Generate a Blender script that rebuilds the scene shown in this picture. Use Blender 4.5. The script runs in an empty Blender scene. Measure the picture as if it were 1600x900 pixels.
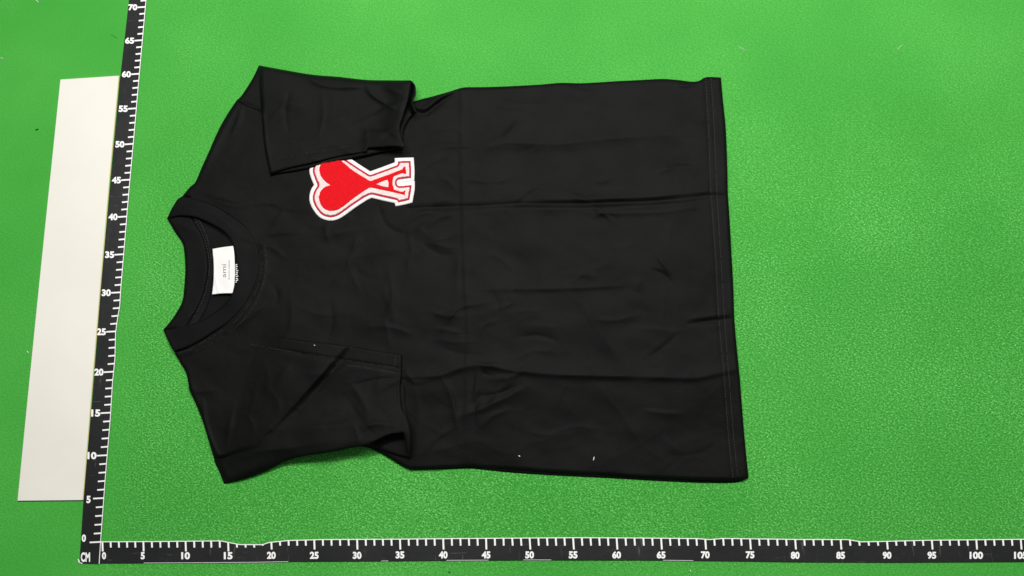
import bpy, math, random
import numpy as np
from mathutils import Vector

random.seed(7)
rng = np.random.default_rng(11)
S = bpy.context.scene
COL = S.collection

# ------------------------------------------------------------------ camera
CM = 0.01
F_PX = 1300.0                       # focal length in pixels of a 1600 px wide frame
EUL = (0.2151, 0.0482, -0.0150)     # refined fit to the two rulers
CLOC = np.array([52.9776, 7.7324, 98.9787])      # cm
cam_d = bpy.data.cameras.new("camera")
cam = bpy.data.objects.new("camera", cam_d)
COL.objects.link(cam)
cam.rotation_euler = EUL
cam.location = [c * CM for c in CLOC]
cam_d.sensor_fit = 'HORIZONTAL'
cam_d.sensor_width = 36.0
cam_d.lens = 36.0 * F_PX / 1600.0
cam_d.clip_start = 0.01
cam_d.clip_end = 50.0
S.camera = cam

# ------------------------------------------------------------------ world, lamps, exposure
W = bpy.data.worlds.new("World")
S.world = W
W.use_nodes = True
W.node_tree.nodes["Background"].inputs[0].default_value = (0.95, 0.98, 1.0, 1)
W.node_tree.nodes["Background"].inputs[1].default_value = 0.16


def area(name, loc, target, sx, sy, power, col):
    d = bpy.data.lights.new(name, 'AREA')
    d.shape = 'RECTANGLE'
    d.size, d.size_y, d.energy, d.color = sx, sy, power, col
    o = bpy.data.objects.new(name, d)
    COL.objects.link(o)
    o.location = loc
    o.rotation_euler = (Vector(target) - Vector(loc)).to_track_quat('-Z', 'Y').to_euler()
    return o


area("ceiling_lamp", (0.30, 1.02, 1.58), (0.58, 0.34, 0), 1.3, 0.16, 24, (1.0, 0.985, 0.96))
area("ceiling_lamp", (1.10, 1.15, 1.72), (0.66, 0.28, 0), 1.5, 0.16, 24.5, (1.0, 0.985, 0.96))
S.view_settings.view_transform = 'Standard'
S.view_settings.look = 'None'
S.view_settings.exposure = 0.0
S.view_settings.gamma = 1.0
S.render.engine = 'CYCLES'
S.cycles.use_denoising = True
S.cycles.max_bounces = 6

# ------------------------------------------------------------------ geometry helpers
from mathutils import Euler
RM = np.array(Euler(EUL, 'XYZ').to_matrix())


def at(u, v, z=0.0):
    """where the sight line through photo point (u, v) meets height z (cm); returns N x 3 cm"""
    u = np.asarray(u, float); v = np.asarray(v, float)
    z = np.broadcast_to(np.asarray(z, float), u.shape)
    d = np.stack([(u - 800) / F_PX, (450 - v) / F_PX, -np.ones_like(u)], -1) @ RM.T
    t = (z - CLOC[2]) / d[..., 2]
    return CLOC + d * t[..., None]


def smooth01(x):
    x = np.clip(x, 0, 1)
    return x * x * (3 - 2 * x)


def curve(pts, n=8):
    """Catmull-Rom through the points; a third entry 1 marks a sharp corner"""
    P = np.array([p[:2] for p in pts], float)
    sh = [len(p) > 2 for p in pts]
    out = []
    m = len(P)
    for i in range(m - 1):
        a, b = P[i], P[i + 1]
        ta = np.zeros(2) if i == 0 else (P[i + 1] - P[i - 1]) / 2
        tb = np.zeros(2) if i + 2 >= m else (P[i + 2] - P[i]) / 2
        L = np.linalg.norm(b - a)
        if i == 0 or sh[i]: ta = (b - a)
        if i + 2 >= m or sh[i + 1]: tb = (b - a)
        for t_ in (ta, tb):
            k = np.linalg.norm(t_)
            if k > L: t_ *= L / k
        for k in range(n):
            t = k / n
            out.append((2*t**3-3*t**2+1)*a + (t**3-2*t**2+t)*ta + (-2*t**3+3*t**2)*b + (t**3-t**2)*tb)
    out.append(P[-1])
    return np.array(out)


def nearest(u, v, line, closed):
    """distance, nearest point, position along, side of points to a polyline"""
    A = line
    B = np.roll(line, -1, 0) if closed else line[1:]
    if not closed: A = line[:-1]
    best = np.full(u.shape, 1e18)
    qx = np.zeros_like(u); qy = np.zeros_like(u); tt = np.zeros_like(u); sd = np.ones_like(u)
    n = len(A)
    for i in range(n):
        ab = B[i] - A[i]
        L2 = ab @ ab
        if L2 < 1e-12: continue
        t = np.clip(((u - A[i, 0]) * ab[0] + (v - A[i, 1]) * ab[1]) / L2, 0, 1)
        x = A[i, 0] + t * ab[0]; y = A[i, 1] + t * ab[1]
        d = (u - x) ** 2 + (v - y) ** 2
        m = d < best
        best = np.where(m, d, best); qx = np.where(m, x, qx); qy = np.where(m, y, qy)
        tt = np.where(m, (i + t) / n, tt)
        sd = np.where(m, np.sign(ab[0] * (v - A[i, 1]) - ab[1] * (u - A[i, 0])), sd)
    return np.sqrt(best), qx, qy, tt, sd


def inside(u, v, poly):
    r = np.zeros(u.shape, bool)
    for (x0, y0), (x1, y1) in zip(poly, np.roll(poly, -1, 0)):
        if y0 == y1: continue
        c = ((y0 > v) != (y1 > v)) & (u < (x1 - x0) * (v - y0) / (y1 - y0) + x0)
        r ^= c
    return r


def sdist(u, v, poly):
    d = nearest(u, v, poly, True)[0]
    return np.where(inside(u, v, poly), d, -d)


_lat = {}
def vnoise(u, v, scale, seed=0):
    if seed not in _lat: _lat[seed] = np.random.default_rng(seed).uniform(-1, 1, (257, 257))
    L = _lat[seed]
    x = u / scale + 40; y = v / scale + 40
    i = np.floor(x).astype(int); j = np.floor(y).astype(int)
    a = smooth01(x - i); b = smooth01(y - j)
    i %= 256; j %= 256
    return (L[i, j]*(1-a)+L[i+1, j]*a)*(1-b) + (L[i, j+1]*(1-a)+L[i+1, j+1]*a)*b


def wrinkle(u, v, items):
    """sum of creases: (points, height cm, width on the left, width on the right[, floor of end taper])"""
    z = np.zeros_like(u)
    for it in items:
        pts, amp, wl, wr = it[:4]
        tap = it[4] if len(it) > 4 else 0.0
        L = curve(pts, 5)
        wm = 3.2 * max(wl, wr)
        m = (u > L[:, 0].min() - wm) & (u < L[:, 0].max() + wm) & (v > L[:, 1].min() - wm) & (v < L[:, 1].max() + wm)
        if not m.any(): continue
        d, _, _, t, s = nearest(u[m], v[m], L, False)
        w = np.where(s < 0, wl, wr)
        # pointed crest: real cloth creases are sharper than a bell
        x = d / w
        prof = 0.6 * np.exp(-x * 1.9) + 0.4 * np.exp(-(x ** 2) * 1.3)
        e = tap + (1 - tap) * np.sin(np.pi * np.clip(t, 0.02, 0.98)) ** 0.6
        wob = 1 + 0.3 * vnoise(u[m], v[m], 37, 5)
        z[m] += 1.7 * amp * prof * e * wob
    return z


def link(name, verts_cm, faces, mat, parent=None, base=(0, 0, 0), smooth=True, kind=None, label=None):
    me = bpy.data.meshes.new(name)
    vv = (np.asarray(verts_cm, float) * CM - np.asarray(base)).tolist()
    me.from_pydata(vv, [], faces if isinstance(faces, list) else faces.tolist())
    if smooth: me.polygons.foreach_set("use_smooth", np.ones(len(me.polygons), bool))
    me.materials.append(mat)
    me.update()
    o = bpy.data.objects.new(name, me)
    COL.objects.link(o)
    if parent is not None:
        o.parent = parent
    if kind: o["kind"] = kind
    if label: o["label"] = label
    return o


def sheet(name, poly, zf, mat, parent, base, step=2.0, level=0.0, thick=0.0, corners=(), label=None):
    """a cloth-like sheet inside an outline; zf(u, v, d) gives its height, d = distance in from the edge"""
    lo = poly.min(0) - 2 * step; hi = poly.max(0) + 2 * step
    xs = np.arange(lo[0], hi[0], step); ys = np.arange(lo[1], hi[1], step)
    U, V = np.meshgrid(xs, ys, indexing='ij')
    u = U.ravel().copy(); v = V.ravel().copy()
    d, qx, qy, _, _ = nearest(u, v, poly, True)
    ins = inside(u, v, poly)
    sd = np.where(ins, d, -d) - level
    ok = (sd > -0.5 * step).reshape(U.shape)
    cell = ok[:-1, :-1] & ok[1:, :-1] & ok[1:, 1:] & ok[:-1, 1:]
    nx, ny = U.shape
    I, J = np.nonzero(cell)
    q = np.stack([I*ny+J, I*ny+J+1, (I+1)*ny+J+1, (I+1)*ny+J], 1)      # normal up (v points down)
    cnt = np.zeros(nx * ny, int)
    np.add.at(cnt, q.ravel(), 1)
    bd = (cnt > 0) & ((cnt < 4) | (sd <= 0))
    if level == 0:
        u[bd] = qx[bd]; v[bd] = qy[bd]
    else:
        dx = u - qx; dy = v - qy
        n = np.maximum(np.hypot(dx, dy), 1e-6)
        g = np.where(ins, level, 0) / n
        u[bd] = (qx + dx * g)[bd]; v[bd] = (qy + dy * g)[bd]
    for c in corners:
        k = np.nonzero(bd)[0]
        j = k[np.argmin((u[k] - c[0]) ** 2 + (v[k] - c[1]) ** 2)]
        u[j], v[j] = c[0], c[1]
    dd = np.maximum(sd, 0); dd[bd] = 0
    use = np.nonzero(cnt)[0]
    mp = np.full(nx * ny, -1); mp[use] = np.arange(len(use))
    q = mp[q]
    u, v, dd = u[use], v[use], dd[use]
    P = at(u, v, zf(u, v, dd))
    faces = q.tolist()
    if thick:
        N = len(P)
        P = np.concatenate([P, P - [0, 0, thick]])
        e = np.concatenate([q[:, [0, 1]], q[:, [1, 2]], q[:, [2, 3]], q[:, [3, 0]]])
        key = np.sort(e, 1); key = key[:, 0] * N + key[:, 1]
        _, idx, c = np.unique(key, return_index=True, return_counts=True)
        b = e[idx[c == 1]]
        faces += (q[:, ::-1] + N).tolist()
        faces += np.stack([b[:, 1], b[:, 0], b[:, 0] + N, b[:, 1] + N], 1).tolist()
    return link(name, P, faces, mat, parent, base, label=label)


def resample(pts, n):
    L = np.array(pts, float)
    s = np.r_[0, np.cumsum(np.hypot(*np.diff(L, axis=0).T))]
    t = np.linspace(0, s[-1], n)
    return np.stack([np.interp(t, s, L[:, 0]), np.interp(t, s, L[:, 1])], 1)


def slab(name, A, B, z0, z1, mat, parent, base, n=60, bev=0.03):
    """a flat strip between two edge lines with a small bevel"""
    A = resample(A, n); B = resample(B, n)
    c = (B - A); c /= np.linalg.norm(c, axis=1)[:, None]
    k = bev * 13
    rows = [at(A[:, 0], A[:, 1], np.full(n, z0)), at(A[:, 0], A[:, 1], np.full(n, z1 - bev)),
            at(*(A + c * k).T, np.full(n, z1)), at(*(B - c * k).T, np.full(n, z1)),
            at(B[:, 0], B[:, 1], np.full(n, z1 - bev)), at(B[:, 0], B[:, 1], np.full(n, z0))]
    P = np.concatenate(rows)
    f = []
    for r in range(6):
        r2 = (r + 1) % 6
        for i in range(n - 1):
            f.append([r*n+i, r*n+i+1, r2*n+i+1, r2*n+i])
    f.append([r * n for r in range(6)]); f.append([r * n + n - 1 for r in range(5, -1, -1)])
    o = link(name, P, f, mat, parent, base, smooth=False)
    import bmesh
    bm = bmesh.new(); bm.from_mesh(o.data)
    bmesh.ops.recalc_face_normals(bm, faces=bm.faces[:]); bm.to_mesh(o.data); bm.free()
    return o


def empty(name, x, y, label, cat, group=None):
    o = bpy.data.objects.new(name, None)
    COL.objects.link(o)
    o.location = (x * CM, y * CM, 0)
    o.empty_display_size = 0.05
    o["label"] = label; o["category"] = cat
    if group: o["group"] = group
    return o, (x * CM, y * CM, 0)


def bars(segs, width, zf, lift, hgt):
    """little raised bars (stitches, printed ticks) from photo segments"""
    P, Fc = [], []
    for (x0, y0, x1, y1) in segs:
        dx, dy = x1 - x0, y1 - y0
        l = math.hypot(dx, dy)
        nx, ny = -dy / l * width / 2, dx / l * width / 2
        xs = np.array([x0 + nx, x1 + nx, x1 - nx, x0 - nx]); ys = np.array([y0 + ny, y1 + ny, y1 - ny, y0 - ny])
        z = zf(xs, ys)
        b = len(P)
        lowp = at(xs, ys, z + lift - hgt); top = at(xs, ys, z + lift)
        P += lowp.tolist() + top.tolist()
        Fc += [[b+4, b+5, b+6, b+7][::-1]] + [[b+i, b+(i+1) % 4, b+4+(i+1) % 4, b+4+i][::-1] for i in range(4)]
    return np.array(P), Fc


def text(name, s, cx, cy, w, h, z, mat, parent, base, rot=False, bold=0.045, slant=0.0):
    """flat lettering: the string fills a w x h photo-pixel box centred on (cx, cy)"""
    c = bpy.data.curves.new(name, 'FONT')
    c.body = s; c.offset = bold; c.resolution_u = 4
    t = bpy.data.objects.new(name, c); COL.objects.link(t)
    me = bpy.data.meshes.new_from_object(t.evaluated_get(bpy.context.evaluated_depsgraph_get()))
    bpy.data.objects.remove(t)
    n = len(me.vertices)
    co = np.empty(n * 3); me.vertices.foreach_get("co", co); co = co.reshape(-1, 3)
    lo, hi = co.min(0), co.max(0)
    a = (co[:, 0] - (lo[0] + hi[0]) / 2) / (hi[0] - lo[0]) * w
    b = (co[:, 1] - (lo[1] + hi[1]) / 2) / (hi[1] - lo[1]) * h
    a = a + slant * b
    if rot: u, v = cx - b, cy - a
    else: u, v = cx + a, cy - b
    P = at(u, v, z(u, v) if callable(z) else z)
    me.vertices.foreach_set("co", (P * CM - np.array(base)).ravel())
    me.materials.clear(); me.materials.append(mat); me.update()
    o = bpy.data.objects.new(name, me); COL.objects.link(o)
    o.parent = parent
    return o


# ------------------------------------------------------------------ materials
def material(name, col, rough=0.6, spec=0.5):
    m = bpy.data.materials.new(name)
    m.use_nodes = True
    b = m.node_tree.nodes["Principled BSDF"]
    b.inputs["Base Color"].default_value = (*col, 1)
    b.inputs["Roughness"].default_value = rough
    b.inputs["Specular IOR Level"].default_value = spec
    return m, m.node_tree, b


def node(nt, kind, **kw):
    n = nt.nodes.new(kind)
    for k, x in kw.items():
        if k in n.inputs: n.inputs[k].default_value = x
        else: setattr(n, k, x)
    return n


def coords(nt, scale=(1, 1, 1), rot=(0, 0, 0)):
    tc = node(nt, "ShaderNodeTexCoord")
    mp = node(nt, "ShaderNodeMapping")
    mp.inputs["Scale"].default_value = scale
    mp.inputs["Rotation"].default_value = rot
    nt.links.new(tc.outputs["Object"], mp.inputs["Vector"])
    return mp.outputs["Vector"]


def noise(nt, vec, scale, detail=3, rough=0.55):
    n = node(nt, "ShaderNodeTexNoise")
    n.inputs["Scale"].default_value = scale; n.inputs["Detail"].default_value = detail
    n.inputs["Roughness"].default_value = rough
    nt.links.new(vec, n.inputs["Vector"])
    return n.outputs["Fac"]


def ramp(nt, fac, stops):
    r = node(nt, "ShaderNodeValToRGB")
    e = r.color_ramp.elements
    while len(e) < len(stops): e.new(0.5)
    for el, (p, c) in zip(e, stops):
        el.position = p; el.color = (*c, 1) if len(c) == 3 else c
    nt.links.new(fac, r.inputs[0])
    return r.outputs[0]


def math_(nt, op, a, b):
    n = node(nt, "ShaderNodeMath", operation=op)
    for i, x in enumerate((a, b)):
        if isinstance(x, (int, float)): n.inputs[i].default_value = x
        else: nt.links.new(x, n.inputs[i])
    return n.outputs[0]


def bump(nt, b, h, strength, dist):
    n = node(nt, "ShaderNodeBump")
    n.inputs["Strength"].default_value = strength; n.inputs["Distance"].default_value = dist
    nt.links.new(h, n.inputs["Height"])
    nt.links.new(n.outputs[0], b.inputs["Normal"])


# green baize: short matted nap
M_baize, nt, b = material("green_baize", (0.05, 0.4, 0.05), 0.65, 0.16)
v1 = coords(nt, (1.0, 1.35, 1), (0, 0, 0.7))
fine = noise(nt, v1, 430, 4, 0.72)
mid = noise(nt, coords(nt), 60, 2)
big = noise(nt, coords(nt), 4.5, 3)
sep = node(nt, "ShaderNodeSeparateXYZ")
nt.links.new(coords(nt), sep.inputs[0])
def rise(o, a, b_, lo, hi):
    n_ = node(nt, "ShaderNodeMapRange", interpolation_type='SMOOTHSTEP')
    n_.inputs[1].default_value, n_.inputs[2].default_value, n_.inputs[3].default_value, n_.inputs[4].default_value = a, b_, lo, hi
    nt.links.new(o, n_.inputs[0])
    return n_.outputs[0]
# grain contrast and relief fade towards the left, near and far sides
nap = ramp(nt, noise(nt, coords(nt), 9.0, 3), [(0.30, (0.86,) * 3), (0.60, (1.0,) * 3)])
for r_ in (rise(sep.outputs[0], -0.03, 0.05, 0.3, 1.0), rise(sep.outputs[1], -0.05, 0.0, 0.4, 1.0), rise(sep.outputs[1], 0.25, 0.65, 1.0, 0.4)):
    nap = math_(nt, 'MULTIPLY', nap, r_)
fine_c = math_(nt, 'ADD', math_(nt, 'MULTIPLY', math_(nt, 'SUBTRACT', fine, 0.5), nap), 0.5)
col = ramp(nt, math_(nt, 'ADD', math_(nt, 'MULTIPLY', fine_c, 0.88), math_(nt, 'MULTIPLY', big, 0.12)),
           [(0.38, (0.026, 0.235, 0.024)), (0.49, (0.050, 0.352, 0.041)), (0.555, (0.090, 0.45, 0.068)), (0.63, (0.23, 0.70, 0.19))])  # lightest stop paints the sparkle of the nap into the colour
nt.links.new(col, b.inputs["Base Color"])
bump(nt, b, math_(nt, 'MULTIPLY', math_(nt, 'ADD', fine, math_(nt, 'MULTIPLY', mid, 0.25)), nap), 0.9, 0.0016)
b.inputs["Sheen Weight"].default_value = 0.03
b.inputs["Sheen Roughness"].default_value = 0.45


def cloth_material(name, c0, c1, rough=0.6, sheen=0.0, dusty=0.0):
    m, nt, b = material(name, c0, rough, 0.105)
    v = coords(nt)
    n1 = noise(nt, v, 26, 4); n2 = noise(nt, v, 900, 2)
    colr = ramp(nt, math_(nt, 'ADD', math_(nt, 'MULTIPLY', n1, 0.6), math_(nt, 'MULTIPLY', n2, 0.4)), [(0.35, c0), (0.68, c1)])
    nt.links.new(colr, b.inputs["Base Color"])
    w1 = node(nt, "ShaderNodeTexWave", bands_direction='X'); w1.inputs["Scale"].default_value = 330; w1.inputs["Distortion"].default_value = 1.5
    w2 = node(nt, "ShaderNodeTexWave", bands_direction='Y'); w2.inputs["Scale"].default_value = 330; w2.inputs["Distortion"].default_value = 1.5
    nt.links.new(v, w1.inputs["Vector"]); nt.links.new(v, w2.inputs["Vector"])
    h = math_(nt, 'ADD', math_(nt, 'MULTIPLY', w1.outputs["Fac"], 0.25), math_(nt, 'MULTIPLY', w2.outputs["Fac"], 0.25))
    h = math_(nt, 'ADD', h, math_(nt, 'ADD', n2, math_(nt, 'MULTIPLY', noise(nt, v, 120, 3), 1.2)))
    bump(nt, b, h, 0.35, 0.0006)
    b.inputs["Sheen Weight"].default_value = sheen
    b.inputs["Sheen Roughness"].default_value = 0.4
    return m


M_black = cloth_material("black_cotton", (0.0008, 0.0014, 0.0009), (0.0040, 0.0048, 0.0039))
M_rib = cloth_material("black_rib_knit", (0.0010, 0.0016, 0.0012), (0.0036, 0.0043, 0.0037), 0.64)
M_tape = cloth_material("black_neck_tape", (0.004, 0.005, 0.005), (0.009, 0.010, 0.009), 0.8)
M_thread, _, _ = material("black_thread", (0.034, 0.037, 0.035), 0.8, 0.12)
M_thread2, _, _ = material("white_thread", (0.7, 0.7, 0.68), 0.7)
M_felt, nt, b = material("white_felt", (0.82, 0.78, 0.76), 0.9, 0.2)
v = coords(nt); nt.links.new(ramp(nt, noise(nt, v, 500, 3), [(0.3, (0.74, 0.7, 0.68)), (0.7, (0.88, 0.85, 0.83))]), b.inputs["Base Color"])
bump(nt, b, noise(nt, v, 900, 3), 0.4, 0.0006)
M_chen, nt, b = material("white_chenille", (0.85, 0.72, 0.72), 0.95, 0.1)
v = coords(nt); nt.links.new(ramp(nt, noise(nt, v, 420, 3), [(0.3, (0.70, 0.50, 0.50)), (0.55, (0.84, 0.69, 0.66))]), b.inputs["Base Color"])
bump(nt, b, noise(nt, v, 600, 3), 0.8, 0.001)
M_red, nt, b = material("red_chenille", (0.8, 0.012, 0.02), 0.9, 0.15)
v = coords(nt); nt.links.new(ramp(nt, noise(nt, v, 500, 3), [(0.3, (0.58, 0.004, 0.009)), (0.7, (0.74, 0.007, 0.013))]), b.inputs["Base Color"])
bump(nt, b, noise(nt, v, 700, 3), 0.6, 0.0008)
M_darkred, _, _ = material("dark_red_thread", (0.42, 0.015, 0.04), 0.8, 0.2)
M_label, nt, b = material("white_satin_label", (0.84, 0.82, 0.8), 0.45, 0.4)
v = coords(nt, (1, 1, 1)); bump(nt, b, noise(nt, v, 1500, 2), 0.25, 0.0003)
M_ink, _, _ = material("grey_label_ink", (0.2, 0.2, 0.2), 0.7)
M_print, nt, b = material("white_print", (0.9, 0.9, 0.89), 0.5)
v = coords(nt); nt.links.new(ramp(nt, noise(nt, v, 260, 4), [(0.28, (0.74, 0.75, 0.74)), (0.42, (0.93, 0.93, 0.92))]), b.inputs["Base Color"])
# black ruler plastic, scuffed
M_ruler, nt, b = material("black_ruler_plastic", (0.012, 0.013, 0.014), 0.42, 0.45)
v = coords(nt)
sc1 = noise(nt, coords(nt, (260, 26, 1), (0, 0, 0.6)), 1.0, 4, 0.7)
sc2 = noise(nt, coords(nt, (30, 300, 1), (0, 0, 0.25)), 1.0, 4, 0.7)
scr = math_(nt, 'MAXIMUM', sc1, sc2)
patch = noise(nt, v, 9, 3)
mk = math_(nt, 'MULTIPLY', ramp(nt, scr, [(0.62, (0, 0, 0)), (0.72, (1, 1, 1))]), ramp(nt, patch, [(0.40, (0, 0, 0)), (0.60, (1, 1, 1))]))
mx = node(nt, "ShaderNodeMix", data_type='RGBA')
nt.links.new(mk, mx.inputs[0])
mx.inputs[6].default_value = (0.0065, 0.007, 0.0075, 1); mx.inputs[7].default_value = (0.11, 0.11, 0.11, 1)
nt.links.new(mx.outputs[2], b.inputs["Base Color"])
nt.links.new(ramp(nt, patch, [(0.3, (0.38,) * 3), (0.7, (0.56,) * 3)]), b.inputs["Roughness"])
bump(nt, b, math_(nt, 'ADD', noise(nt, v, 35, 3), math_(nt, 'MULTIPLY', scr, 0.12)), 0.25, 0.002)
# off-white board
M_board, nt, b = material("off_white_board", (0.82, 0.79, 0.74), 0.5, 0.35)
v = coords(nt)
nt.links.new(ramp(nt, noise(nt, v, 7, 4), [(0.3, (0.76, 0.735, 0.655)), (0.7, (0.815, 0.79, 0.715))]), b.inputs["Base Color"])
bump(nt, b, noise(nt, v, 12, 2), 0.12, 0.004)
M_boardedge, _, _ = material("board_cut_edge", (0.55, 0.5, 0.22), 0.7)
M_lint, _, _ = material("white_lint", (0.8, 0.8, 0.78), 0.9)
M_darklint, _, _ = material("dark_lint", (0.03, 0.05, 0.03), 0.9)

# ------------------------------------------------------------------ the surface
n = 60
gx = np.linspace(-160, 270, n); gy = np.linspace(-140, 220, n)
GX, GY = np.meshgrid(gx, gy, indexing='ij')
gz = 0.02 * vnoise(GX, GY, 23, 3)
P = np.stack([GX.ravel(), GY.ravel(), gz.ravel() - 0.02], 1)
I, J = np.meshgrid(np.arange(n - 1), np.arange(n - 1), indexing='ij'); I = I.ravel(); J = J.ravel()
link("table_surface", P, np.stack([I*n+J, (I+1)*n+J, (I+1)*n+J+1, I*n+J+1], 1), M_baize, kind="structure")

# ------------------------------------------------------------------ rulers
flat = lambda z: (lambda u, v: np.full(np.shape(u), z))
RZ = 0.11
HX = [160, 224, 290, 356.5, 424, 491, 558, 625, 692.5, 759.5, 827.5, 895.5, 963.5, 1033, 1102, 1172, 1242.5, 1313.5, 1386, 1456, 1525.5, 1595, 1664]
up = [(157.5, 846), (250, 845.5), (345, 844.5), (357, 847), (375, 850.3), (410, 850.5), (420, 847), (450, 844), (500, 842.5), (600, 842), (700, 841),
      (790, 840.3), (900, 839.5), (1000, 840), (1090, 841), (1108, 842.5), (1130, 840.7), (1250, 842.3), (1325, 842.5), (1345, 846), (1375, 845.5),
      (1450, 843.5), (1600, 842), (1680, 841.5)]
dn = [(155.5, 880.5), (300, 879.7), (400, 879), (460, 877.7), (600, 877), (700, 876), (830, 875.3), (1000, 875.5), (1150, 877), (1260, 878.7), (1400, 879.3), (1600, 878), (1680, 877.5)]
e, B0 = empty("ruler", *at(156, 862)[:2], "black ruler strip running along the bottom, marked 0 to 105", "ruler", "black centimetre rulers")
slab("strip", up, dn, 0.0, RZ, M_ruler, e, B0, 160)
U_ = np.array(up); D_ = np.array(dn)
uy = lambda x: np.interp(x, U_[:, 0], U_[:, 1]); dy_ = lambda x: np.interp(x, D_[:, 0], D_[:, 1])
seg = []
for i in range(len(HX) - 1):
    for k in range(5):
        x = HX[i] + (HX[i + 1] - HX[i]) * k / 5
        if x > 1675: continue
        y0 = uy(x) + 0.8
        edge = 842 + (x < 400) * 3
        L = 16.5 if k == 0 else 10.5
        ln = (x - 800) / 1300
        seg.append((x, y0, x + L * 0.06 * (1 if x > 800 else .3) + 0.2, edge + L))
Pb, Fb = bars(seg, 2.7, flat(RZ), 0.02, 0.02)
link("tick_marks", Pb, Fb, M_print, e, B0, smooth=False, kind="stuff")
for i, x in enumerate(HX[:22]):
    s = str(5 * i)
    xo = 2.5 if i == 0 else (-1.0 if i == 1 else 0)
    text("numeral", s, x + xo, 868.3 - (i > 3) * 0.6 - (6 < i < 16) * 0.7, {1: 6.3, 2: 13.6, 3: 21}[len(s)], 11.3, RZ + 0.02, M_print, e, B0)
# worn white edges of the laminated strip
for nm, line, off, w in (("worn_edge", up, 0.6, 1.3), ("worn_edge", dn, -0.5, 0.55)):
    L = resample(line, 420)
    sg = []
    for i in range(len(L) - 1):
        if nm and line is dn and vnoise(np.array([L[i, 0]]), np.array([3.0]), 60, 8)[0] < -0.05: continue
        if line is dn and L[i, 0] > 1080: continue
        sg.append((L[i, 0], L[i, 1] + off, L[i + 1, 0], L[i + 1, 1] + off))
    Pb, Fb = bars(sg, w, flat(RZ), 0.018, 0.05)
    link(nm, Pb, Fb, M_print, e, B0, smooth=False, kind="stuff")

VY = [847, 778.5, 711.5, 645, 581, 518, 457, 397.5, 338.5, 281, 225, 169.5, 115.5, 63, 11, -40]
rt = [(155.3, 881), (157.5, 847), (165, 745), (171.8, 665), (173, 650), (176, 600), (180, 560), (181, 520), (184, 498), (187.5, 478), (188.8, 455), (201.7, 300), (209, 220), (217.7, 120), (228.5, 0), (233, -50)]
lf = [(124, 880), (130.5, 780), (145.8, 610), (158, 450), (171.5, 300), (188, 120), (201.5, 0), (206.5, -50)]
e, B0 = empty("ruler", *at(142, 862)[:2], "black ruler strip running up the left side beside the white board, marked CM", "ruler", "black centimetre rulers")
slab("strip", rt, lf, 0.0, RZ + 0.01, M_ruler, e, B0, 120)
R_ = np.array(rt)[::-1]; Lf = np.array(lf)[::-1]
rx = lambda y: np.interp(y, R_[:, 1], R_[:, 0])
seg = []
for i in range(len(VY) - 1):
    for k in range(5):
        y = VY[i] + (VY[i + 1] - VY[i]) * k / 5
        if y < -45: continue
        f = np.clip(y / 847, 0, 1)
        L = (12 + 5 * f) if k == 0 else (8.3 + 3.2 * f)
        x1 = rx(y) - 0.4
        seg.append((x1, y - 0.3, x1 - L, y + 0.55))
Pb, Fb = bars(seg, 2.3, flat(RZ + 0.01), 0.02, 0.02)
link("tick_marks", Pb, Fb, M_print, e, B0, smooth=False, kind="stuff")
for i, y in enumerate(VY[:15]):
    s = str(5 * i)
    f = np.clip(y / 847, 0, 1)
    L = 12 + 5 * f
    w = {1: 6.5, 2: 14.2}[len(s)]
    x = rx(y) - L - w / 2 - 0.8
    if i == 0: x, y = 131, 840.5
    if i == 1: x, y = 138.3, 780
    text("numeral", s, x, y + 0.4, w, 9.6 + 2.0 * f, RZ + 0.03, M_print, e, B0, slant=0.02)
text("unit_lettering", "CM", 133.5, 870.5, 14.5, 15, RZ + 0.03, M_print, e, B0, bold=0.04)
Pb, Fb = bars([(121.6, 874, 124.5, 877), (122.2, 877.2, 126.5, 880.3), (125.6, 879.2, 128.8, 880.6)], 1.5, flat(RZ + 0.01), 0.02, 0.05)
link("worn_corner", Pb, Fb, M_print, e, B0, smooth=False, kind="stuff")
L = resample(rt, 300)
Pb, Fb = bars([(a[0] - .4, a[1], b_[0] - .4, b_[1]) for a, b_ in zip(L[:-1], L[1:])], 1.1, flat(RZ + 0.01), 0.018, 0.05)
link("worn_edge", Pb, Fb, M_print, e, B0, smooth=False)

# ------------------------------------------------------------------ white board
e, B0 = empty("board_strip", *at(108, 450)[:2], "plain off-white board strip lying on the green cloth left of the ruler", "board")
TL, TR, BL, BR = (94.3, 124.3), (185.4, 118.3), (27.3, 782.3), (129, 781.2)
edgeL = [TL, (76, 300), (60, 455), (41.3, 640), BL]
edgeR = [TR, (170.5, 281), (156, 450), (143, 610), BR]
slab("panel", edgeL, edgeR, 0.0, 0.22, M_board, e, B0, 40, 0.025)
L = resample(edgeR, 40)
Pb, Fb = bars([(a[0] + .7, a[1], b_[0] + .7, b_[1]) for a, b_ in zip(L[:-1], L[1:])], 1.5, flat(0), 0.2, 0.19)
link("cut_edge", Pb, Fb, M_boardedge, e, B0, smooth=False)

# ------------------------------------------------------------------ T-shirt
tee, TB = empty("t_shirt", *at(720, 430)[:2], "black short-sleeved T-shirt laid flat with red heart patch on the chest", "t-shirt")

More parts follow.
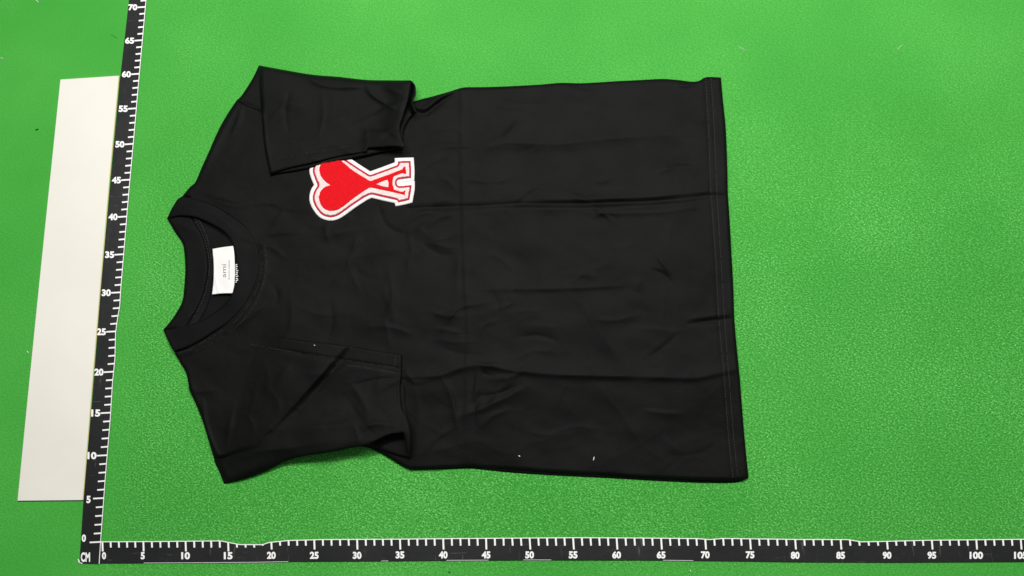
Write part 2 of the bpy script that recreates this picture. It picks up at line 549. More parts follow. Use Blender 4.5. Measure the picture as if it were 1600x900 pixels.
side_top = [(640, 160), (648, 158), (660, 154.5), (678, 150), (704, 142.5), (718, 138), (728, 136.3), (760, 136), (800, 134.5), (845, 132), (875, 129.5), (905, 130),
            (930, 129), (960, 127), (1000, 125), (1035, 123.3), (1060, 125), (1080, 127.5), (1092, 126.5), (1100, 121.5), (1108, 120.2), (1126.5, 121, 1)]
hem_r = [(1130, 160), (1134, 200), (1136.5, 260), (1137.5, 305), (1139, 325), (1143, 395), (1146, 450), (1147.5, 498), (1151, 540), (1156, 590), (1159, 630), (1164, 690), (1169.5, 745, 1)]
bot_f = [(1163, 749.5), (1140, 751), (1100, 750), (1060, 748.5), (1010, 746), (960, 742.5), (910, 740), (860, 737.5), (800, 733), (760, 730.5), (735, 729.5), (700, 731), (641, 733.5, 1)]
seam = [(285, 306.5), (303, 310), (321, 315.5), (339, 323), (354, 332), (369, 342), (381, 351.5), (390, 362), (396, 372.5), (403, 389), (405, 410), (402, 434), (393, 458), (378, 482), (357, 503), (330, 521), (300, 539), (271.5, 549.5, 1)]
shoulder_top = [(285, 306.5, 1), (296, 293), (305, 285), (315, 262), (325, 240), (335, 217), (345, 196), (358, 174), (370, 156.5, 1)]
shoulder_bot = [(271.5, 549.5, 1), (281, 566), (290, 581), (294, 597), (296, 610), (305, 629), (317, 659), (326, 689), (333, 712, 1)]

front_pts = shoulder_top + [(408, 172, 1), (520, 195), (600, 196)] + side_top + hem_r + bot_f + [(629, 728), (596, 708), (572, 698), (480, 692), (400, 700), (345, 716, 1)] + shoulder_bot[::-1][:-1]
SEAM = curve(seam[1:-1], 6)
FRONT = np.concatenate([curve(front_pts, 6)[:-1], curve(seam, 6)[::-1]])
# remove tiny duplicates
FRONT = FRONT[np.r_[True, np.hypot(*np.diff(FRONT, axis=0).T) > 0.05]]

fr_w = [
    ([(650, 168), (663, 170), (678, 160), (694, 149), (715, 141)], 0.20, 9, 4, .4),
    ([(650, 175), (664, 177.5), (679, 167), (694, 155), (715, 144)], -0.16, 4, 5, .3),
    ([(719, 262), (738, 243), (765, 229), (799, 223), (867, 225), (905, 222), (961, 216), (1037, 211), (1110, 211)], 0.20, 30, 16, .3),
    ([(787, 217), (800, 203), (811, 188)], 0.10, 7, 9),
    ([(640, 326), (685, 324), (753, 322), (810, 319), (905, 319), (961, 317), (1018, 315), (1075, 310), (1109, 305.5), (1138, 307)], -0.14, 5, 5, .5),
    ([(753, 328), (810, 325), (905, 326), (961, 324), (1018, 322), (1075, 317), (1109, 312)], 0.10, 7, 10),
    ([(850, 312), (905, 312), (961, 310), (1018, 308), (1075, 302), (1120, 299)], 0.12, 12, 5),
    ([(900, 333), (980, 333), (1037, 331), (1109, 320)], 0.06, 4, 6),
    ([(722, 136), (723, 230), (725, 332), (727, 430), (733, 519), (731, 566), (731, 648), (733, 728)], 0.06, 8, 12, .6),
    ([(715, 140), (716, 230), (718, 332), (721, 430), (726, 519), (724, 566), (724, 640)], -0.03, 6, 6, .6),
    ([(645, 364), (660, 354), (689, 340), (722, 331)], 0.10, 7, 10),
    ([(640, 237), (680, 233), (712, 231), (722, 243)], 0.06, 8, 5),
    ([(640, 215), (680, 205), (712, 199), (722, 215)], 0.05, 8, 6),
    ([(655, 395), (700, 360), (722, 338)], 0.05, 12, 9),
    ([(752, 402), (770, 398), (790, 410), (802, 424)], 0.07, 6, 9),
    ([(640, 590), (687, 587), (722, 575), (749, 570), (795, 578), (858, 585), (951, 588), (1029, 590), (1087, 591), (1120, 584), (1150, 578)], 0.16, 20, 6, .45),
    ([(690, 589), (704, 613), (712, 648), (716, 681)], 0.12, 5, 9),
    ([(748, 573), (744, 605), (741, 632)], 0.13, 9, 5),
    ([(739, 641), (772, 629), (795, 618), (822, 604)], 0.14, 6, 10),
    ([(750, 452), (834, 452), (912, 450), (992, 445)], 0.07, 14, 5),
    ([(770, 486), (788, 479), (800, 473), (799, 458)], 0.07, 5, 5),
    ([(1075, 506), (1107, 502), (1148, 497)], -0.12, 4, 4, .2),
    ([(1075, 499), (1107, 495), (1148, 490)], 0.07, 8, 3),
    ([(905, 470), (930, 510), (955, 545), (985, 590)], 0.08, 26, 20),
    ([(850, 500), (890, 550), (930, 590)], 0.06, 20, 22),
    ([(930, 600), (965, 640), (1000, 690), (1050, 730)], 0.09, 30, 20),
    ([(860, 600), (900, 650), (940, 690)], 0.06, 22, 26),
    ([(830, 692), (880, 680), (930, 668)], 0.05, 10, 16),
    ([(320, 302), (345, 309), (375, 316), (440, 318)], 0.10, 8, 6),
    ([(330, 312), (362, 322), (400, 321)], 0.06, 5, 6),
    ([(414, 368), (440, 364), (482, 363)], 0.10, 8, 5),
    ([(402, 380), (426, 387), (448, 405)], 0.10, 6, 6),
    ([(372, 510), (392, 494), (418, 469)], 0.10, 9, 6),
    ([(420, 388), (480, 380), (540, 365), (600, 352)], 0.06, 12, 8),
    ([(500, 420), (560, 400), (620, 390), (700, 372)], 0.05, 16, 12),
    ([(480, 352), (520, 356), (600, 340)], 0.05, 8, 8),
    ([(372, 160), (360, 185), (338, 225), (318, 268)], 0.10, 7, 10),
    ([(378, 166), (372, 190), (360, 215)], 0.10, 5, 6),
    ([(345, 258), (355, 262), (385, 275)], 0.04, 8, 8),
    ([(296, 604), (310, 612), (345, 608)], 0.06, 7, 7),
    ([(318, 630), (322, 668), (342, 713)], 0.13, 4, 7, .4),
    ([(295, 590), (308, 632), (326, 684)], 0.06, 9, 5),
    ([(366, 630), (360, 665), (354, 702)], 0.07, 5, 10),
    ([(875, 131), (905, 141), (925, 144)], 0.06, 4, 5),
    ([(1055, 131), (1068, 134), (1088, 130)], 0.12, 4, 5),
    ([(1080, 196), (1094, 196), (1096, 186)], 0.05, 5, 5),
    ([(1040, 440), (1037, 480), (1034, 520)], 0.04, 8, 8),
    ([(1046, 350), (1046, 385)], 0.03, 4, 4),
    ([(640, 712), (700, 700), (740, 690)], 0.05, 14, 12),
    ([(648, 600), (655, 650), (646, 705)], 0.10, 9, 14),
    # folded and stitched bottom hem
    ([(1101, 122), (1106, 200), (1110, 300), (1117, 400), (1122, 498), (1130, 590), (1138, 690), (1144, 748)], -0.05, 3, 3, .9),
    ([(1110, 122), (1115, 200), (1119, 300), (1125, 400), (1131, 498), (1138, 590), (1146, 690), (1152, 748)], -0.03, 3, 3, .9),
    # raised collar coverstitch
    ([(410, 384), (414, 410), (411, 436), (402, 462), (386, 488), (363, 511), (334, 530), (302, 547), (275, 556)], 0.06, 5, 5, .8),
    ([(290, 312), (321, 321), (352, 337), (378, 356), (393, 374)], 0.03, 4, 4, .8),
]


def small_creases(seed, n, x0, x1, y0, y1):
    r = np.random.default_rng(seed)
    out = []
    for _ in range(n):
        x, y = r.uniform(x0, x1), r.uniform(y0, y1)
        a = r.choice([r.normal(0.05, .18), r.normal(0.75, .3), r.normal(-.5, .3), r.normal(1.57, .15)], p=[.42, .2, .26, .12])
        l = r.uniform(25, 95); c = r.normal(0, .12) * l
        dx, dy = math.cos(a) * l / 2, math.sin(a) * l / 2
        out.append(([(x - dx, y - dy), (x - dy / l * c * 2, y + dx / l * c * 2), (x + dx, y + dy)], r.choice([1, 1, -1]) * r.uniform(.03, .085), r.uniform(3.5, 9), r.uniform(4, 13)))
    return out


fr_w += small_creases(3, 60, 660, 1090, 150, 720) + small_creases(4, 22, 420, 660, 290, 520) + small_creases(5, 14, 640, 780, 180, 660)


def frilly(u, v, k=1.0):
    r = (0.16 * vnoise(u, v, 95, 1) + 0.11 * vnoise(u * .8 + v * .35, v * 1.1 - u * .3, 42, 2)
         + 0.034 * vnoise(u * .7 - v * .5, v * .9, 19, 3) + 0.007 * vnoise(u, v, 8, 4))
    rid = 1 - np.abs(vnoise(u * .9 + v * .25, v - u * .1, 60, 6)) * 2
    rid2 = 1 - np.abs(vnoise(u * .6 - v * .7, v * .7 + u * .5, 46, 7)) * 2
    return k * (r + 0.035 * np.clip(rid - .55, 0, 1) + 0.035 * np.clip(rid2 - .6, 0, 1))


FZ = 0.62


def front_z0(u, v):
    return FZ + frilly(u, v) + wrinkle(u, v, fr_w)


def front_z(u, v, d):
    r = 5.5
    k = np.sqrt(np.clip(1 - (1 - np.minimum(d / r, 1)) ** 2, 0, 1))
    k = np.maximum(k, 1 - smooth01((nearest(u, v, SEAM, False)[0] - 5) / 4))
    return 0.20 + (front_z0(u, v) - 0.20) * (0.25 + 0.75 * k)


# back panel: slightly larger at the lower side so its edge peeks out
bot_b = [(1169.5, 747, 1), (1150, 754), (1100, 754.5), (1060, 753), (1010, 750.5), (960, 747.5), (910, 745), (860, 742.5), (800, 738.5), (760, 734.5), (735, 732), (700, 733), (643, 734.5, 1)]
back_neck = [(261, 341.5, 1), (273, 362), (285, 380), (288, 395), (289.5, 419), (288, 446), (285, 470), (276, 488), (265.5, 503), (255, 515.5, 1)]
back_pts = ([(261, 341.5, 1), (270, 323), (285, 306.5)] + shoulder_top[1:] + [(408, 172, 1), (520, 195), (600, 196)] + side_top + hem_r[:-1] + bot_b
            + [(629, 729), (596, 709), (572, 699), (480, 692), (400, 700), (345, 716, 1)] + shoulder_bot[::-1][:-1] + [(270.5, 546), (255, 515.5, 1)] + back_neck[::-1][1:])
BACK = curve(back_pts, 6)[:-1]
BACK = BACK[np.r_[True, np.hypot(*np.diff(BACK, axis=0).T) > 0.05]]


def back_z(u, v, d):
    k = np.sqrt(np.clip(1 - (1 - np.minimum(d / 4.0, 1)) ** 2, 0, 1))
    return 0.03 + (0.17 + 0.03 * vnoise(u, v, 40, 9)) * k


sheet("back_panel", BACK, back_z, M_black, tee, TB, 3.0, corners=[(1126.5, 121), (1169.5, 747), (255, 515.5), (261, 341.5)])
front = sheet("front_panel", FRONT, front_z, M_black, tee, TB, 2.0, corners=[(1126.5, 121), (1169.5, 745), (641, 733.5)])

# collar: back band, seam tape, front band
in_seam = [(296, 330), (303, 345.5), (313.5, 362), (321, 383), (325.5, 410), (324, 434), (318, 461), (307.5, 485), (290, 514)]
BANDB = np.concatenate([curve(back_neck, 6), curve(in_seam[::-1], 6)])
def band_b_z(u, v, d):
    k = np.sqrt(np.clip(1 - (1 - np.minimum(d / 5.0, 1)) ** 2, 0, 1))
    return 0.16 + (0.24 + 0.03 * vnoise(u, v, 20, 12) + wrinkle(u, v, [([(262, 345), (285, 352), (304, 360)], .05, 5, 8), ([(258, 512), (285, 500), (308, 484)], .05, 8, 5)])) * k
sheet("collar_band", BANDB, band_b_z, M_rib, tee, TB, 1.6, corners=[(255, 515.5), (261, 341.5)], label="inside back band of the collar")
tape_r = [(309, 331), (316, 346), (325, 366), (330.5, 387), (333.8, 416), (332, 440), (328, 468), (319, 490), (303, 518)]
TAPE = np.concatenate([curve(in_seam, 6), curve(tape_r[::-1], 6)])
def tape_z(u, v, d):
    k = np.sqrt(np.clip(1 - (1 - np.minimum(d / 3.0, 1)) ** 2, 0, 1))
    return 0.2 + 0.27 * k
tape = sheet("neck_tape", TAPE, tape_z, M_tape, tee, TB, 1.6)

in_edge = [(261, 341.5, 1), (272, 338.5), (285, 337), (306, 339.5), (327, 348.5), (345, 359), (357, 369.5), (363.5, 383), (367.5, 396), (369.5, 418), (368, 440), (361.5, 461), (344, 481), (322, 496.5), (304, 505), (279, 511), (255, 515.5, 1)]
BANDF = np.concatenate([curve(in_edge, 6), curve([(255, 515.5, 1), (262, 531), (271.5, 549.5, 1)], 6)[1:], curve(seam[::-1], 6)[1:], curve([(285, 306.5, 1), (277, 312), (269, 325), (261, 341.5)], 6)[1:-1]])
IN_E = curve(in_edge, 6)
cf_w = [([(363, 383), (380, 378), (404, 389)], -0.05, 5, 5), ([(300, 322), (330, 333), (355, 350), (375, 372)], 0.06, 8, 10), ([(382, 410), (380, 440), (365, 468), (335, 498), (300, 520), (270, 532)], 0.05, 9, 12)]
def band_f_z(u, v, d):
    di = nearest(u, v, IN_E, False)[0]
    k = np.sqrt(np.clip(1 - (1 - np.minimum(d / 3.5, 1)) ** 2, 0, 1))
    fade = smooth01((u - 258) / 45)
    inner = (0.50 + 0.42 * fade) * (1 - smooth01(di / 34)) + 0.72 * smooth01(di / 34)
    # lower lip lies closer to the back band
    low = smooth01((v - 452) / 40)
    inner = inner - low * 0.22 * (1 - smooth01(di / 30))
    return inner - 0.07 * (1 - k) + 0.03 * vnoise(u, v, 26, 14) + wrinkle(u, v, cf_w) * .8
sheet("collar_band", BANDF, band_f_z, M_rib, tee, TB, 1.6, thick=0.09, corners=[(255, 515.5), (261, 341.5)])


def stitches(name, pts, zf, parent, dash=2.6, gap=1.9, wid=0.9, lift=0.05, mat=None, skip=0.06, jit=.25):
    L = curve(pts, 8)
    s = np.r_[0, np.cumsum(np.hypot(*np.diff(L, axis=0).T))]
    sg = []
    t = 0.0
    while t + dash < s[-1]:
        a = [np.interp(t, s, L[:, i]) for i in (0, 1)]; b_ = [np.interp(t + dash, s, L[:, i]) for i in (0, 1)]
        if random.random() > skip:
            j = random.uniform(-jit, jit)
            sg.append((a[0] + j, a[1] + j, b_[0] + random.uniform(-jit, jit), b_[1] + j))
        t += dash + gap + random.uniform(-.3, .3)
    Pb, Fb = bars(sg, wid, zf, lift, 0.06)
    return link(name, Pb, Fb, mat or M_thread, parent, TB, smooth=False, kind="stuff")


stitches("hem_stitching", [(1102.5, 123), (1107, 200), (1111, 300), (1118, 400), (1123.5, 498), (1131.5, 590), (1139, 690), (1145, 747)], front_z0, front)
stitches("hem_stitching", [(1111, 123), (1116, 200), (1120, 300), (1126, 400), (1132, 498), (1139, 590), (1147, 690), (1153, 747)], front_z0, front)
stitches("collar_stitching", [(408, 384), (410, 410), (407, 435), (398, 460), (382, 486), (360, 508), (332, 526), (301, 544), (275, 553)], front_z0, front, skip=.3, wid=.7)
stitches("collar_stitching", [(414, 384), (416, 410), (413, 437), (404, 464), (388, 491), (365, 514), (336, 533), (303, 550)], front_z0, front, skip=.3, wid=.7)
tz = lambda u, v: np.full(np.shape(u), 0.45)
stitches("tape_stitching", [(305, 347), (315, 363), (322.5, 384), (327, 410), (325.5, 434), (319.5, 461), (309, 485), (301, 500)], tz, tape, wid=.9)
stitches("tape_stitching", [(313, 347), (322, 366), (328, 387), (331, 413)], tz, tape, wid=.7, skip=.3)

# neck label with its lettering
LAB = np.array(curve([(332, 389, 1), (348, 386.2), (364.5, 384.2, 1), (366.2, 400), (367, 425), (366, 445), (363.3, 458, 1), (348, 458.3), (331.3, 460, 1), (333.5, 440), (334, 415), (332, 389, 1)], 5)[:-1])
def lab_z(u, v, d=None):
    return 0.62 + 0.05 * smooth01((u - 335) / 25) * 6 * .5 + 0.04 * vnoise(u, v, 14, 21) + wrinkle(u, v, [([(338, 430), (339, 445), (343, 458)], .04, 2, 3), ([(362, 440), (352, 452)], .02, 3, 3)])
lab = sheet("neck_label", LAB, lambda u, v, d: lab_z(u, v), M_label, tee, TB, 1.2, thick=0.04, corners=[(332, 389), (364.5, 384.2), (363.3, 458), (331.3, 460)])
text("lettering", "ami", 350, 423.3, 20.5, 6.6, lambda u, v: lab_z(u, v) + 0.015, M_ink, lab, TB, rot=True, bold=0.0)
text("lettering", "alexandre mattiussi", 357.6, 422, 31, 2.6, lambda u, v: lab_z(u, v) + 0.015, M_ink, lab, TB, rot=True, bold=0.0)
# white stitches holding the label, right of it
sg = []
y = 414.5
for w_, l_ in ((.8, 3), (.9, 3.5), (.8, 3), (.9, 4.5), (1, 4), (1, 3.5), (2.6, 4.5), (1.6, 4), (1.2, 4.5), (1.0, 2)):
    sg.append((367.6 + random.uniform(0, 1), y, 367.6 + l_, y - random.uniform(.6, 1.6)))
    y += 3.0
Pb, Fb = bars(sg, 1.5, lambda u, v: np.full(np.shape(u), 1.02), 0.06, 0.08)
link("white_stitching", Pb, Fb, M_thread2, lab, TB, smooth=False, kind="stuff")

# ------------------------------------------------------------------ heart patch
K = 1523 / 220.0
cp = lambda L: [((460 + p[0] / K), (230 + p[1] / K)) + tuple(p[2:]) for p in L]
outer = cp([(212, 410, 1), (185, 345), (164, 275), (168, 215), (195, 150), (255, 85), (340, 50), (430, 45), (520, 72), (610, 125), (700, 185), (820, 262, 1), (950, 215), (1085, 165, 1), (1085, 118, 1), (1190, 114), (1290, 112, 1), (1299, 250), (1296, 365, 1),
            (1142, 384.5, 1), (1142, 386.5, 1), (1302, 369, 1), (1300, 460), (1275, 600, 1), (1190, 622), (1095, 640, 1), (1085, 605, 1), (960, 578), (835, 548, 1), (780, 575), (650, 660), (540, 740), (470, 780), (400, 795), (330, 785), (270, 755), (220, 700), (180, 630), (162, 560), (170, 490), (190, 440), (212, 410, 1)])
OUT = curve(outer, 6)[:-1]
red = cp([(382, 410, 1), (330, 375), (285, 320), (266, 260), (272, 200), (305, 150), (370, 118), (440, 112), (520, 150), (620, 235), (720, 300), (820, 360, 1), (990, 300), (1160, 235, 1), (1175, 208, 1), (1206, 203, 1), (1216, 290, 1), (1190, 296, 1), (1170, 285), (1078, 320, 1), (1066, 390), (1085, 455, 1),
          (1168, 478), (1182, 460, 1), (1206, 465, 1), (1200, 527, 1), (1165, 515), (990, 475), (820, 440, 1), (740, 490), (640, 560), (540, 640), (470, 682), (390, 695), (320, 670), (275, 610), (260, 540), (275, 480), (310, 435), (350, 415), (382, 410, 1)])
RED = curve(red, 6)[:-1]
TRI = curve(cp([(872, 400, 1), (960, 362), (1008, 347, 1), (1022, 385), (1020, 441, 1), (940, 425), (872, 400, 1)]), 4)[:-1]


def pz(h, r):
    def f(u, v, d):
        k = np.sqrt(np.clip(1 - (1 - np.minimum(d / r, 1)) ** 2, 0, 1))
        return FZ + 0.03 + frilly(u, v, .6) * .7 + h * (.3 + .7 * k)
    return f
def jag(poly, amp, seed):
    L = resample(np.r_[poly, poly[:1]], int(len(poly) * 2.5))[:-1]
    r = np.random.default_rng(seed)
    return L + r.normal(0, amp, L.shape)
patch_o = sheet("heart_patch", OUT, pz(0.16, 1.6), M_felt, tee, TB, 1.0)
sheet("thread_outline", OUT, pz(0.19, 0.8), M_darkred, patch_o, TB, 0.7, level=4.6)
sheet("chenille_border", jag(OUT, 0.16, 3), pz(0.27, 1.6), M_chen, patch_o, TB, 0.8, level=7.5)
sheet("heart_and_letter", jag(RED, 0.14, 4), pz(0.33, 1.4), M_red, patch_o, TB, 0.8)
sheet("letter_counter", jag(TRI, 0.1, 5), pz(0.37, 1.2), M_chen, patch_o, TB, 0.7)

# ------------------------------------------------------------------ upper sleeve (folded over the chest)
def body_base(u, v):
    return 0.10 + 0.72 * smooth01((sdist(u, v, FRONT) + 6) / 14)

SLU_LOW = curve([(404.7, 102, 1), (448, 110), (488.5, 116.6), (529, 120), (572, 124.7), (620, 126), (644, 126.5, 1), (649, 134), (649.5, 148), (645.5, 157), (649, 171), (652, 175.5, 1), (640, 185), (630.5, 205), (630, 231.8, 1), (587, 239.5), (529, 252.5), (471, 265.3), (422, 273.5, 1), (413, 229), (408, 176), (388, 166), (370, 156.5, 1), (377, 150), (384.5, 139), (395, 122), (404.7, 102, 1)], 6)[:-1]
SLU_TOP = curve([(404.7, 102, 1), (448, 110), (488.5, 116.6), (529, 120), (572, 124.7), (610, 125.5), (641.8, 125.5, 1), (641, 138), (639.5, 150), (634, 166), (628.6, 184), (624.5, 197), (627, 215), (633.5, 229.5, 1), (612, 228.5), (574, 231, 1), (572.5, 237, 1), (543, 241.7), (514.5, 247.5), (485.6, 254.7), (454, 262), (422, 273.3, 1), (417, 250), (413, 228.7), (408.5, 176.7), (405.5, 133), (404.7, 102, 1)], 6)[:-1]
slu_w = [
    ([(478, 121), (500, 132), (529, 136.5), (572, 135.5)], 0.16, 16, 5),
    ([(572, 135), (580, 147), (600, 161), (620, 173)], 0.18, 12, 5),
    ([(600, 133), (618, 143), (628, 146)], 0.08, 6, 7),
    ([(572, 203), (571, 220), (572, 236)], 0.10, 3, 8, .5),
    ([(436, 247), (490, 238), (546, 229), (572, 224)], -0.05, 4, 4, .5),
    ([(410, 190), (440, 200), (480, 190)], 0.04, 20, 20),
    ([(500, 180), (540, 200), (560, 215)], 0.05, 20, 16),
    ([(525, 228), (545, 238), (560, 241)], 0.06, 5, 6),
    ([(407, 110), (411, 176), (419, 245), (424, 270)], 0.06, 3, 10, .7),
    ([(575, 213), (600, 205), (618, 200)], 0.04, 6, 6),
]
slu_w += small_creases(8, 12, 420, 620, 125, 240)
UP_OPEN = curve([(422, 273.3), (454, 262), (514.5, 247.5), (572.5, 237), (574, 231), (633.5, 229.5)], 5)
UP_R = curve([(641.8, 125.5), (634, 166), (624.5, 197), (633.5, 230)], 5)
def slu_z0(u, v):
    return 1.28 + frilly(u, v, .7) + wrinkle(u, v, slu_w)
def slu_top_z(u, v, d):
    k = np.sqrt(np.clip(1 - (1 - np.minimum(d / 7, 1)) ** 2, 0, 1))
    z = slu_z0(u, v)
    # fold edges come down to the lower layer, the open hem stays lifted
    do = np.minimum(nearest(u, v, UP_OPEN, False)[0], nearest(u, v, UP_R, False)[0])
    op = 1 - smooth01(do / 8)
    ed = np.where(u > 440, smooth01((u - 425) / 40), smooth01((u - 425) / 40))
    low = body_base(u, v) + 0.22
    lip = z - 0.05 + 0.0 * u
    edge = low * (1 - op * ed) + lip * op * ed
    gain = smooth01((u - 560) / 70) * (1 - smooth01((do) / 50)) * 0.9
    return edge + (z - edge) * k + gain + 0.16 * smooth01((u - 570) / 5) * smooth01((v - 200) / 8)
LIP = curve([(644, 126.5), (649, 134), (649.5, 148), (645.5, 157), (649, 171), (652, 176)], 5)
def slu_low_z(u, v, d):
    k = np.sqrt(np.clip(1 - (1 - np.minimum(d / 5, 1)) ** 2, 0, 1))
    dl = nearest(u, v, LIP, False)[0]
    lip = (1 - smooth01(dl / 9)) * 1.15
    return body_base(u, v) * (1 - 0.0 * u) + 0.05 + 0.13 * k + lip + 0.03 * vnoise(u, v, 30, 31) + wrinkle(u, v, [([(641, 128), (645, 148), (643, 168)], .15, 4, 6)])
slv = sheet("sleeve", SLU_TOP, slu_top_z, M_black, tee, TB, 1.8, thick=0.10, corners=[(404.7, 102), (422, 273.3), (641.8, 125.5), (633.5, 230)])
sheet("sleeve_underside", SLU_LOW, slu_low_z, M_black, slv, TB, 2.0, thick=0.05, corners=[(404.7, 102), (370, 156.5), (422, 273.5)])
zz = lambda u, v: slu_z0(u, v)
stitches("hem_stitching", [(436, 247), (490, 237.5), (546, 228.5)], zz, slv, skip=.45, wid=.6)
stitches("hem_stitching", [(578, 214), (595, 211), (612, 207)], zz, slv, skip=.3, wid=.7)
stitches("hem_stitching", [(621, 200), (624, 190), (625, 182)], lambda u, v: slu_z0(u, v) + .2, slv, skip=.2, wid=.6)

# ------------------------------------------------------------------ lower sleeve
SLL = curve([(395, 525.5, 1), (404, 522.5), (470, 531.5), (524, 537.5), (575, 545.5), (627.5, 554.3, 1), (627, 584), (624.8, 615), (627.5, 638), (636, 653), (641.5, 674), (642.5, 695), (641, 709, 1), (634, 707, 1), (633, 690), (630, 676, 1), (612, 678), (598, 683), (585, 690), (569, 696.5), (545, 700.5), (518, 706.5), (482, 711.5), (446, 720.5), (416, 736), (386, 747.5), (350.5, 756.5, 1),
             (343, 738), (334, 714), (345, 690), (358, 640), (372, 590), (385, 550), (395, 525.5, 1)], 6)[:-1]
SOFT = curve([(334, 714), (345, 690), (358, 640), (372, 590), (385, 550), (394, 528)], 5)
SOFT2 = curve([(350.5, 756.5), (343, 738), (334, 714)], 4)
BOT = curve([(632, 676), (612, 678), (598, 683), (585, 690), (569, 696.5), (545, 700.5), (518, 706.5), (482, 711.5), (446, 720.5), (416, 736), (386, 747.5), (350.5, 756.5)], 5)
sll_w = [
    ([(541, 541), (513, 573), (485, 605), (455, 638), (425, 670)], 0.30, 6, 44, .3),
    ([(552, 543), (526, 573), (498, 605), (464, 643)], -0.15, 9, 14, .3),
    ([(587, 617), (605, 603), (627, 591)], 0.10, 10, 8),
    ([(625, 584), (624, 615), (630, 640), (636, 655)], 0.08, 6, 3),
    ([(430, 672), (480, 668), (540, 664), (610, 660)], 0.14, 24, 18),
    ([(560, 672), (590, 662), (625, 668)], 0.12, 9, 9),
    ([(380, 715), (400, 706), (450, 700), (520, 690)], 0.10, 14, 10),
    ([(360, 730), (372, 716), (392, 712)], 0.09, 6, 7),
    ([(395, 541), (430, 545), (470, 552), (540, 563), (622, 575)], -0.07, 3, 4, .7),
    ([(540, 566), (580, 573), (622, 582)], -0.05, 3, 3, .5),
    ([(396, 528), (402, 536), (412, 541)], 0.09, 4, 5),
    ([(366, 632), (360, 665), (352, 704)], 0.09, 6, 10),
    ([(400, 590), (395, 630), (385, 670)], 0.05, 14, 16),
    ([(548, 600), (570, 640), (575, 670)], 0.06, 20, 16),
]
sll_w += small_creases(9, 16, 380, 620, 560, 690)
def sll_z0(u, v):
    return 1.12 + frilly(u, v, .8) + wrinkle(u, v, sll_w)
def sll_z(u, v, d):
    k = np.sqrt(np.clip(1 - (1 - np.minimum(d / 4, 1)) ** 2, 0, 1))
    db = nearest(u, v, BOT, False)[0]
    bb = body_base(u, v)
    nb = 1 - smooth01(db / 30)
    lift = 1.9 * smooth01((u - 385) / 130) + 0.1 + 0.5 * smooth01((u - 540) / 50)
    lowz = np.maximum(lift, 0.15) * nb + np.maximum(1.0, lift) * (1 - nb)
    z = sll_z0(u, v) + 1.2 * smooth01((u - 400) / 130) * (1 - smooth01((db - 2) / 80))
    kb = np.sqrt(np.clip(1 - (1 - np.minimum(db / 26, 1)) ** 2, 0, 1))
    z = lowz * (1 - kb) + z * kb
    # soft side runs into the body without an edge
    ds = nearest(u, v, SOFT, False)[0]
    so = smooth01(ds / 75)
    tgt = front_z0(u, v) * smooth01((sdist(u, v, FRONT) + 2) / 8 ) + 0.25 * (1 - smooth01((sdist(u, v, FRONT) + 2) / 8))
    z = np.maximum(tgt - 0.04, 0.10) * (1 - so) + z * so
    d2 = nearest(u, v, SOFT2, False)[0]
    k2 = smooth01(d2 / 10)
    z = z * (0.3 + 0.7 * k2)
    return z - 0.10 * (1 - k) * so
sll = sheet("sleeve", SLL, sll_z, M_black, tee, TB, 1.8, thick=0.07, corners=[(395, 525.5), (627.5, 554.3), (350.5, 756.5), (641, 709)])
# under layer of the same sleeve, seen at its lower right corner
SLB = curve([(560, 690, 1), (624, 600), (634, 640), (643, 676), (642.5, 711), (641, 716, 1), (625, 712), (600, 704), (560, 690, 1)], 5)[:-1]
sheet("sleeve_underside", SLB, lambda u, v, d: body_base(u, v) + 0.06 + 0.05 * np.minimum(d / 3, 1), M_black, sll, TB, 2.0, thick=0.03)
stitches("hem_stitching", [(392, 538), (440, 547), (500, 556), (560, 566), (620, 575)], sll_z0, sll, skip=.2, wid=.7)
stitches("hem_stitching", [(525, 568), (560, 573), (590, 578), (619, 583)], sll_z0, sll, skip=.35, wid=.7)
stitches("hem_stitching", [(618, 556), (617, 572)], sll_z0, sll, skip=.1, wid=.8)

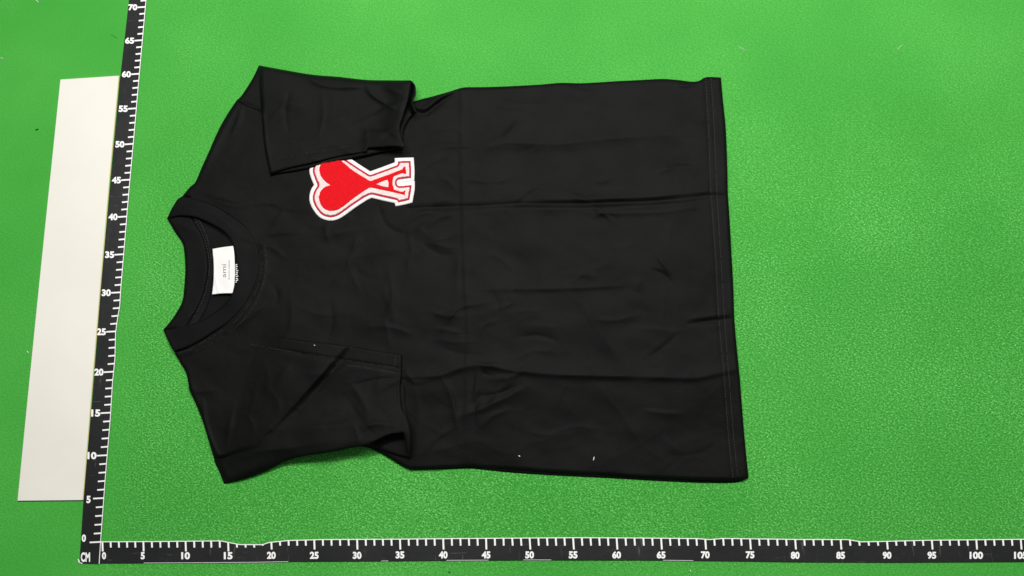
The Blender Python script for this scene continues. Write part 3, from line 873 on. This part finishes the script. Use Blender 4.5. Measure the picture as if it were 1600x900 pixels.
# ------------------------------------------------------------------ lint
def lint(x, y, z, l, w, ang, mat, label, group):
    n_ = 6
    t = np.linspace(-.5, .5, n_)
    c, s = math.cos(ang), math.sin(ang)
    bend = random.uniform(-.25, .25) * l
    a = t * l; b2 = bend * (t ** 2 - .25)
    u = x + a * c - b2 * s; v = y + a * s + b2 * c
    px_cm = 0.075
    P0 = at(u, v, np.full(n_, z + w * px_cm * .5))
    P, Fc = [], []
    dirv = np.array([s, c, 0])
    for i in range(n_):
        r = w * px_cm * .5 * (0.45 if i in (0, n_ - 1) else random.uniform(.8, 1.15))
        for k in range(5):
            q = 2 * math.pi * k / 5
            P.append(P0[i] + dirv * r * math.cos(q) + np.array([0, 0, r * math.sin(q)]))
    for i in range(n_ - 1):
        for k in range(5):
            Fc.append([i*5+k, i*5+(k+1) % 5, (i+1)*5+(k+1) % 5, (i+1)*5+k])
    Fc.append([0, 1, 2, 3, 4][::-1]); Fc.append([(n_-1)*5+k for k in range(5)])
    base = at(x, y, z) * CM
    o = link("lint_fleck", P, Fc, mat, None, tuple(base))
    o.location = tuple(base)
    o["label"] = label; o["category"] = "lint"; o["group"] = group


fz = lambda x, y: float(front_z0(np.array([float(x)]), np.array([float(y)]))[0])
lint(927.5, 716.5, fz(927, 716), 6, 1.6, 1.8, M_lint, "larger white lint fleck near the bottom edge of the black shirt", "lint flecks on the shirt")
lint(811.5, 712.5, fz(811, 712), 3, 1.8, .6, M_lint, "round white lint dot on the black shirt, near its bottom edge", "lint flecks on the shirt")
lint(603, 218, 1.5, 5, 1.2, 2.1, M_lint, "short white thread end on the hem corner of the upper sleeve", "lint flecks on the shirt")
lint(491.5, 539.5, 1.2, 2, 1.2, .3, M_lint, "tiny pale lint dot on the hem of the lower sleeve", "lint flecks on the shirt")
lint(1160, 76, 0, 16, .55, .5, M_lint, "thin pale hair on the green cloth above the shirt hem", "fibres on the green cloth")
lint(1406, 74, 0, 14, .5, 2.4, M_lint, "fine pale hair on the green cloth in the upper right", "fibres on the green cloth")
lint(57.5, 202.5, 0, 5, 2.0, 2.7, M_darklint, "small dark fleck on the green cloth left of the white board", "fibres on the green cloth")
lint(2.5, 91, 0, 5, 1.2, .2, M_lint, "small white fleck at the left edge of the green cloth", "fibres on the green cloth")
lint(43.5, 550, 0, 5, 1.0, .9, M_lint, "white fibre on the green cloth at the left edge of the white board", "fibres on the green cloth")
lint(58, 1.5, 0, 7, 1.2, .8, M_lint, "white fibre at the top edge of the green cloth, left corner", "fibres on the green cloth")
lint(702, 894, 0, 3, 1.6, .2, M_darklint, "tiny dark fleck on the green cloth below the bottom ruler", "fibres on the green cloth")
lint(1079, 892, 0, 3, 1.6, 1.2, M_lint, "tiny white fleck on the green cloth below the bottom ruler", "fibres on the green cloth")
lint(178, 57, 0, 12, 0.5, .5, M_darklint, "thin dark hair on the green cloth beside the upper ruler", "fibres on the green cloth")
